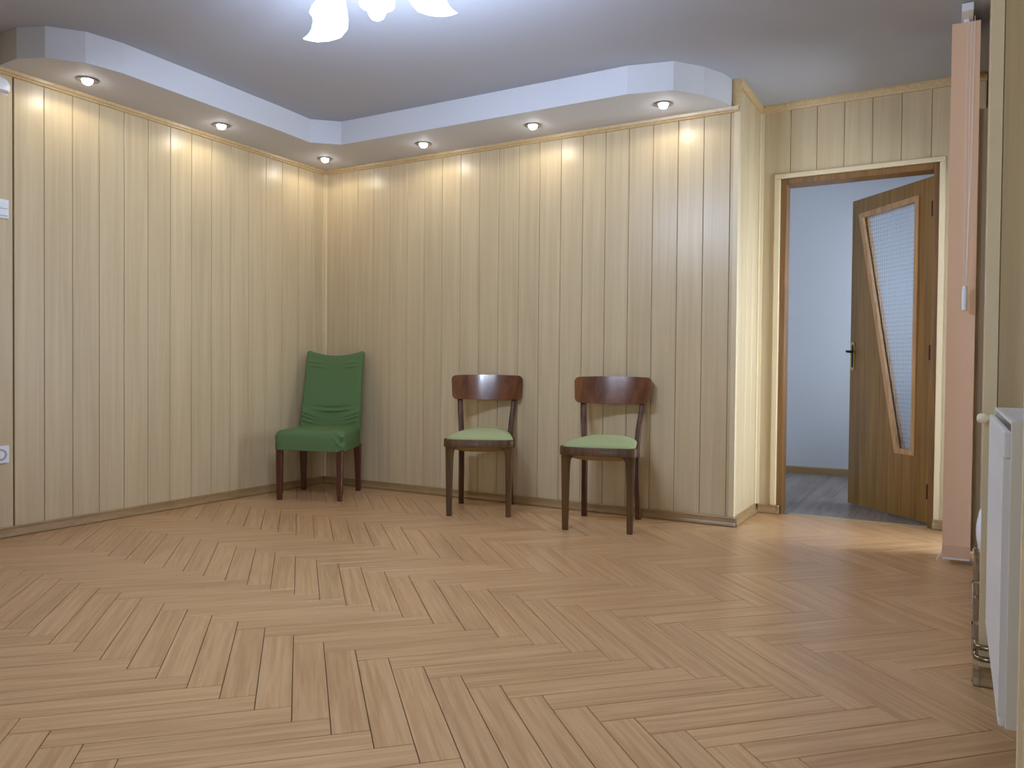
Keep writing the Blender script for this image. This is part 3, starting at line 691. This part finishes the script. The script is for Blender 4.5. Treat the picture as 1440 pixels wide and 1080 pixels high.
def backcover():
    nx, nz = 56, 84; z0, z1 = 0.34, 1.030; vs = []; fs = []
    def halfw(z): return 0.226+0.004*math.sin((z-0.34)*9)-0.006*(z-0.5)
    def yc(z): return 0.205+0.0 if z < 0.45 else 0.205+0.135*((z-0.45)/0.58)**1.15
    for side in (0, 1):
        for j in range(nz+1):
            t = j/nz
            for i in range(nx+1):
                s = -1+2*i/nx
                ztop = z1+0.004-0.036*(1-min(1, abs(s)/0.9)**2.0)-0.012*max(0, (abs(s)-0.9)/0.1)**2
                z = z0+(ztop-z0)*t; h = halfw(z); x = s*h
                edge = max(0, abs(s)-0.90)/0.10; tedge = max(0, t-0.965)/0.035
                th = 0.030*math.sqrt(max(0, 1-edge**2.2))*math.sqrt(max(0, 1-tedge**2.2))
                w = 0
                if side == 0:
                    # hollow panel, smile fold under it, gathers near the seat and at the top
                    w -= 0.010*gs(s, 0, 0.65)*gs(z, 0.80, 0.17)
                    zf = 0.605+0.030*s*s; w += 0.009*gs(z, zf-0.012, 0.010)*gs(s, 0.1, 0.55)-0.006*gs(z, zf+0.006, 0.009)*gs(s, 0.1, 0.6)
                    for zz, sl, a in ((0.575, 0.05, 0.004), (0.552, 0.06, 0.006), (0.530, 0.055, 0.006), (0.508, 0.04, 0.005)):
                        w += a*gs(z, zz-0.02+sl*abs(s)**1.5, 0.008)*gs(abs(s), 0.85, 0.45)
                    for zz, sl, a in ((0.93, 0.03, 0.005), (0.965, 0.02, 0.004)):
                        w += a*gs(z, zz+sl*abs(s)-0.03, 0.007)*gs(abs(s), 0.65, 0.28)
                y = yc(z)+(-(th+1.9*w*(1-edge)*(1-tedge)) if side == 0 else th)
                vs.append((x, y, z))
    w_ = nx+1; m = (nz+1)*w_
    for sd in (0, 1):
        for j in range(nz):
            for i in range(nx):
                a = sd*m+j*w_+i; f = (a, a+1, a+w_+1, a+w_); fs.append(f if sd == 0 else tuple(reversed(f)))
    for j in range(nz):
        fs.append((j*w_, (j+1)*w_, m+(j+1)*w_, m+j*w_)); k = j*w_+nx; fs.append((k, m+k, m+k+w_, k+w_))
    for i in range(nx):
        fs.append((i, m+i, m+i+1, i+1)); k = nz*w_+i; fs.append((k, k+1, m+k+1, m+k))
    return MB().add(vs, fs)
backcover().build('back_cover', 'green', gc, True)
for s in (-1, 1):
    MB().sweep([(s*0.211, -0.232, 0.0, 0.0155, 0.0155), (s*0.211, -0.232, 0.045, 0.0165, 0.0165), (s*0.211, -0.232, 0.046, 0.0185, 0.0185), (s*0.211, -0.231, 0.35, 0.0215, 0.0215)]).build('leg', 'redleg', gc, True)
    MB().sweep([(s*0.207, 0.232, 0.0, 0.0165, 0.017), (s*0.206, 0.222, 0.18, 0.020, 0.021), (s*0.205, 0.212, 0.35, 0.025, 0.025)]).build('leg', 'redleg', gc, True)

# ------------------------------------------------------------------ radiator, pipes, vent
ra = tag(empty('radiator', (4.395, -2.745, 0.20)), 'white ribbed panel radiator in the niche on the right', 'radiator')
RL, RH, RD = 0.74, 0.612, 0.10
b = MB(); pr = [(0.0, 0.0)]
n = 22
poly = []
for k in range(n):
    y = 0.02+(RL-0.04)*k/n; d = (RL-0.04)/n
    poly += [(0.0, y+d*0.10), (0.0, y+d*0.72), (0.0035, y+d*0.80), (0.0035, y+d*1.02)]
poly = [(0.0, 0.0)]+poly+[(0.0, RL), (0.014, RL), (0.014, 0.0)]
b.prism(list(reversed(poly)), 0.02, RH-0.075); b.build('front_panel', 'radw', ra)
MB().box(-0.001, 0.014, 0.0, RL, RH-0.075, RH-0.02).build('top_band', 'radw', ra, bevel=0.004)
MB().box(0.0, 0.014, 0.0, RL, 0.0, 0.02).build('bottom_band', 'radw', ra, bevel=0.004)
for y in (-0.004, RL-0.002): MB().box(0.012, RD, y, y+0.006, -0.002, RH).build('side_panel', 'rads', ra, bevel=0.002)
b = MB(); b.box(0.014, 0.024, 0.002, RL-0.002, RH-0.008, RH); b.box(RD-0.012, RD, 0.002, RL-0.002, RH-0.008, RH)
k = 0.004
while k < RL-0.01: b.box(0.024, RD-0.012, k, k+0.006, RH-0.006, RH-0.001); k += 0.016
b.build('top_grille', 'radw', ra)
MB().box(RD-0.014, RD, 0.006, RL-0.006, 0.0, RH-0.01).build('rear_panel', 'radw', ra)
MB().lathe([(0.002, -0.030), (0.010, -0.028), (0.014, -0.020), (0.012, -0.008), (0.006, 0.0), (0.006, 0.012)], 16, c=(-0.002, RL-0.03, RH-0.030), M=Matrix.Rotation(math.pi/2, 4, 'Y')).build('vent_plug', plain('ivory_plastic', (232, 222, 190), 0.3), ra, True)
for zz in (0.10, RH-0.12):
    MB().box(RD, 0.205, 0.15, 0.18, zz, zz+0.03).build('wall_bracket', 'radw', ra); MB().box(RD, 0.205, 0.56, 0.59, zz, zz+0.03).build('wall_bracket', 'radw', ra)
pp = empty('heating_pipes', (XR(-1.95), -1.95, 0.0)); tag(pp, 'pair of thin steel heating pipes clipped along the wall above the skirting', 'pipes')
for zz in (0.084, 0.117):
    pts = [(0.19, -0.016, zz), (0.02, -0.016, zz), (-0.004, -0.014, zz), (-0.012, -0.006, zz), (-0.0135, 0.008, zz)]
    y = 0.1
    while y < 1.50: pts.append((-0.0135+0.0195*y, y, zz)); y += 0.2
    MB().tube(pts, 0.008, 10).build('pipe', 'pipe', pp, True)
for yy in (0.055, 0.586, 1.224):
    xo = 0.0195*yy
    b = MB(); b.box(xo-0.003, xo-0.0005, yy-0.01, yy+0.01, 0.066, 0.168); b.box(xo-0.025, xo-0.003, yy-0.01, yy+0.01, 0.164, 0.168)
    b.box(xo-0.025, xo-0.0225, yy-0.01, yy+0.01, 0.070, 0.168); b.build('pipe_clip', 'chrome', pp)
vc = tag(empty('wall_vent', (XR(-1.72), -1.72, 0.412), 0), 'round white cover plate low on the pier behind the radiator', 'vent cover')
Mv = Matrix.Rotation(-math.pi/2+ar*0, 4, 'Y')
MB().lathe([(0.070, 0.0), (0.070, 0.004), (0.066, 0.008), (0.052, 0.012), (0.050, 0.010)], 32, M=Mv).build('rim', 'white', vc, True)
MB().lathe([(0.050, 0.0), (0.050, 0.010), (0.040, 0.014), (0.020, 0.017), (0.002, 0.018)], 32, M=Mv).build('cap', 'white', vc, True)

# ------------------------------------------------------------------ vertical blind
vb = tag(empty('vertical_blind', (4.33, -0.353, 0.0)), 'peach vertical blind drawn aside at the balcony door', 'blind')
MB().box(-0.024, 0.024, -0.10, 0.86, 2.560, 2.597).build('headrail', 'white', vb, bevel=0.003)
for k in range(8):
    y = 0.0+k*0.034; rz = math.radians([4, -3, 5, 2, -4, 3, -2, 4][k]); w = 0.058
    dx = -0.004
    sl = MB(); nn = 10
    pts = [(-w+2*w*i/nn, 0.0045*math.sin(math.pi*i/nn)) for i in range(nn+1)]
    poly = [(x, yy) for x, yy in pts]+[(x, yy+0.0012) for x, yy in reversed(pts)]
    sl = MB().prism(poly, 0.034, 2.548).build('slat', 'peach', vb); sl.location = (dx, y, 0); sl.rotation_euler = (0, 0, rz)
    MB().prism([(-w-0.0004, -0.002), (w+0.0004, -0.002), (w+0.0004, 0.0075), (-w-0.0004, 0.0075)], 0.036, 0.092).build('weight_pocket', plain('peach_pocket', (220, 184, 154), 0.85, noise=0.05, scale=300), sl)
    MB().box(-w+0.002, w-0.002, 0.0005, 0.0055, 0.026, 0.036).build('weight_plate', 'white', sl)
    MB().box(-0.012, 0.012, 0.001, 0.004, 2.548, 2.562).build('carrier', 'white', sl)
b = MB()
def bead(b, c, r): b.lathe([(r*0.3, -r*0.95), (r, 0), (r*0.3, r*0.95)], 5, c=c)
for x in (0.003, 0.017):
    z = 1.31
    while z < 2.56: bead(b, (x+0.002*math.sin(z*5), -0.030, z), 0.0026); z += 0.0075
b.build('bead_chain', 'white', vb)
MB().tube([(0.030, -0.028, 2.56), (0.026, -0.029, 1.9), (0.012, -0.030, 1.31)], 0.0014, 6).build('cord', 'white', vb)
MB().lathe([(0.004, 1.200), (0.011, 1.203), (0.0115, 1.285), (0.009, 1.312), (0.004, 1.316)], 12, c=(0.010, -0.030, 0)).build('cord_weight', 'white', vb, True)
b = MB()
for q in range(14):
    t = q/13; bead(b, (-0.063-0.02*math.sin(math.pi*t), 0.036*t-0.002, 0.06-0.045*math.sin(math.pi*t)), 0.003)
b.build('bottom_chain', 'white', vb)

# ------------------------------------------------------------------ switches on the left wall
sw = tag(empty('light_switch', (0.0, -2.395, 1.714)), 'white rocker switch on the left wall', 'switch')
MB().box(0.0, 0.010, -0.05, 0.05, -0.050, 0.050).build('back_box', 'white', sw, bevel=0.008)
for z0, z1 in ((-0.040, -0.001), (0.001, 0.040)):
    pr = [(0.010, z0), (0.017, z0+0.006 if z0 < 0 else z0), (0.017, z1 if z0 < 0 else z1-0.006), (0.010, z1)]
    MB().extrude(pr, (0, -0.042), (0, 0.042), (1, 0)).build('rocker', 'white', sw, bevel=0.003)
so_ = tag(empty('power_socket', (0.0, -2.390, 0.437)), 'white wall socket low on the left wall', 'socket')
MB().box(0.0, 0.010, -0.043, 0.043, -0.046, 0.046).build('frame', 'white', so_, bevel=0.004)
Mx = Matrix.Rotation(math.pi/2, 4, 'Y')
b = MB(); seg = 28; vs = []; 
for r, x in ((0.031, 0.0105), (0.0205, 0.0115), (0.0195, 0.003), (0.001, 0.003)):
    for k in range(seg): a = 2*math.pi*k/seg; vs.append((x, r*math.cos(a), r*math.sin(a)))
fs = [(j*seg+k, j*seg+(k+1) % seg, (j+1)*seg+(k+1) % seg, (j+1)*seg+k) for j in range(3) for k in range(seg)]
MB().box(0.010, 0.0112, -0.034, 0.034, -0.036, 0.036).build('face_plate', 'white', so_)
b.add([(x+0.0012, y, z) for x, y, z in vs], fs).build('socket_well', plain('socket_grey', (168, 170, 178), 0.4), so_, True)
for y in (-0.0095, 0.0095): MB().lathe([(0.0026, 0.0), (0.0026, 0.0048)], 10, c=(0.0, y, 0), M=Mx).build('pin_hole', 'dark', so_)
dm = tag(empty('wall_siren', (0.0, -2.400, 2.338)), 'white rounded device high on the left wall below the soffit', 'wall device')
prof = []
for k in range(25):
    a = math.radians(-32+244*k/24); prof.append((0.056*math.cos(a), 0.050*math.sin(a)))
n = len(prof); vs = []
for x, s_ in ((0.0, 1.0), (0.022, 1.0), (0.034, 0.90), (0.040, 0.70)): vs += [(x, y*s_, z*s_) for y, z in prof]
fs = [(j*n+i, j*n+(i+1) % n, (j+1)*n+(i+1) % n, (j+1)*n+i) for j in range(3) for i in range(n)]+[tuple(range(n-1, -1, -1)), tuple(range(3*n, 4*n))]
MB().add(vs, fs).build('housing', 'white', dm, True)
MB().box(0.0, 0.004, -0.05, 0.05, -0.032, 0.046).build('mounting_plate', 'white', dm)
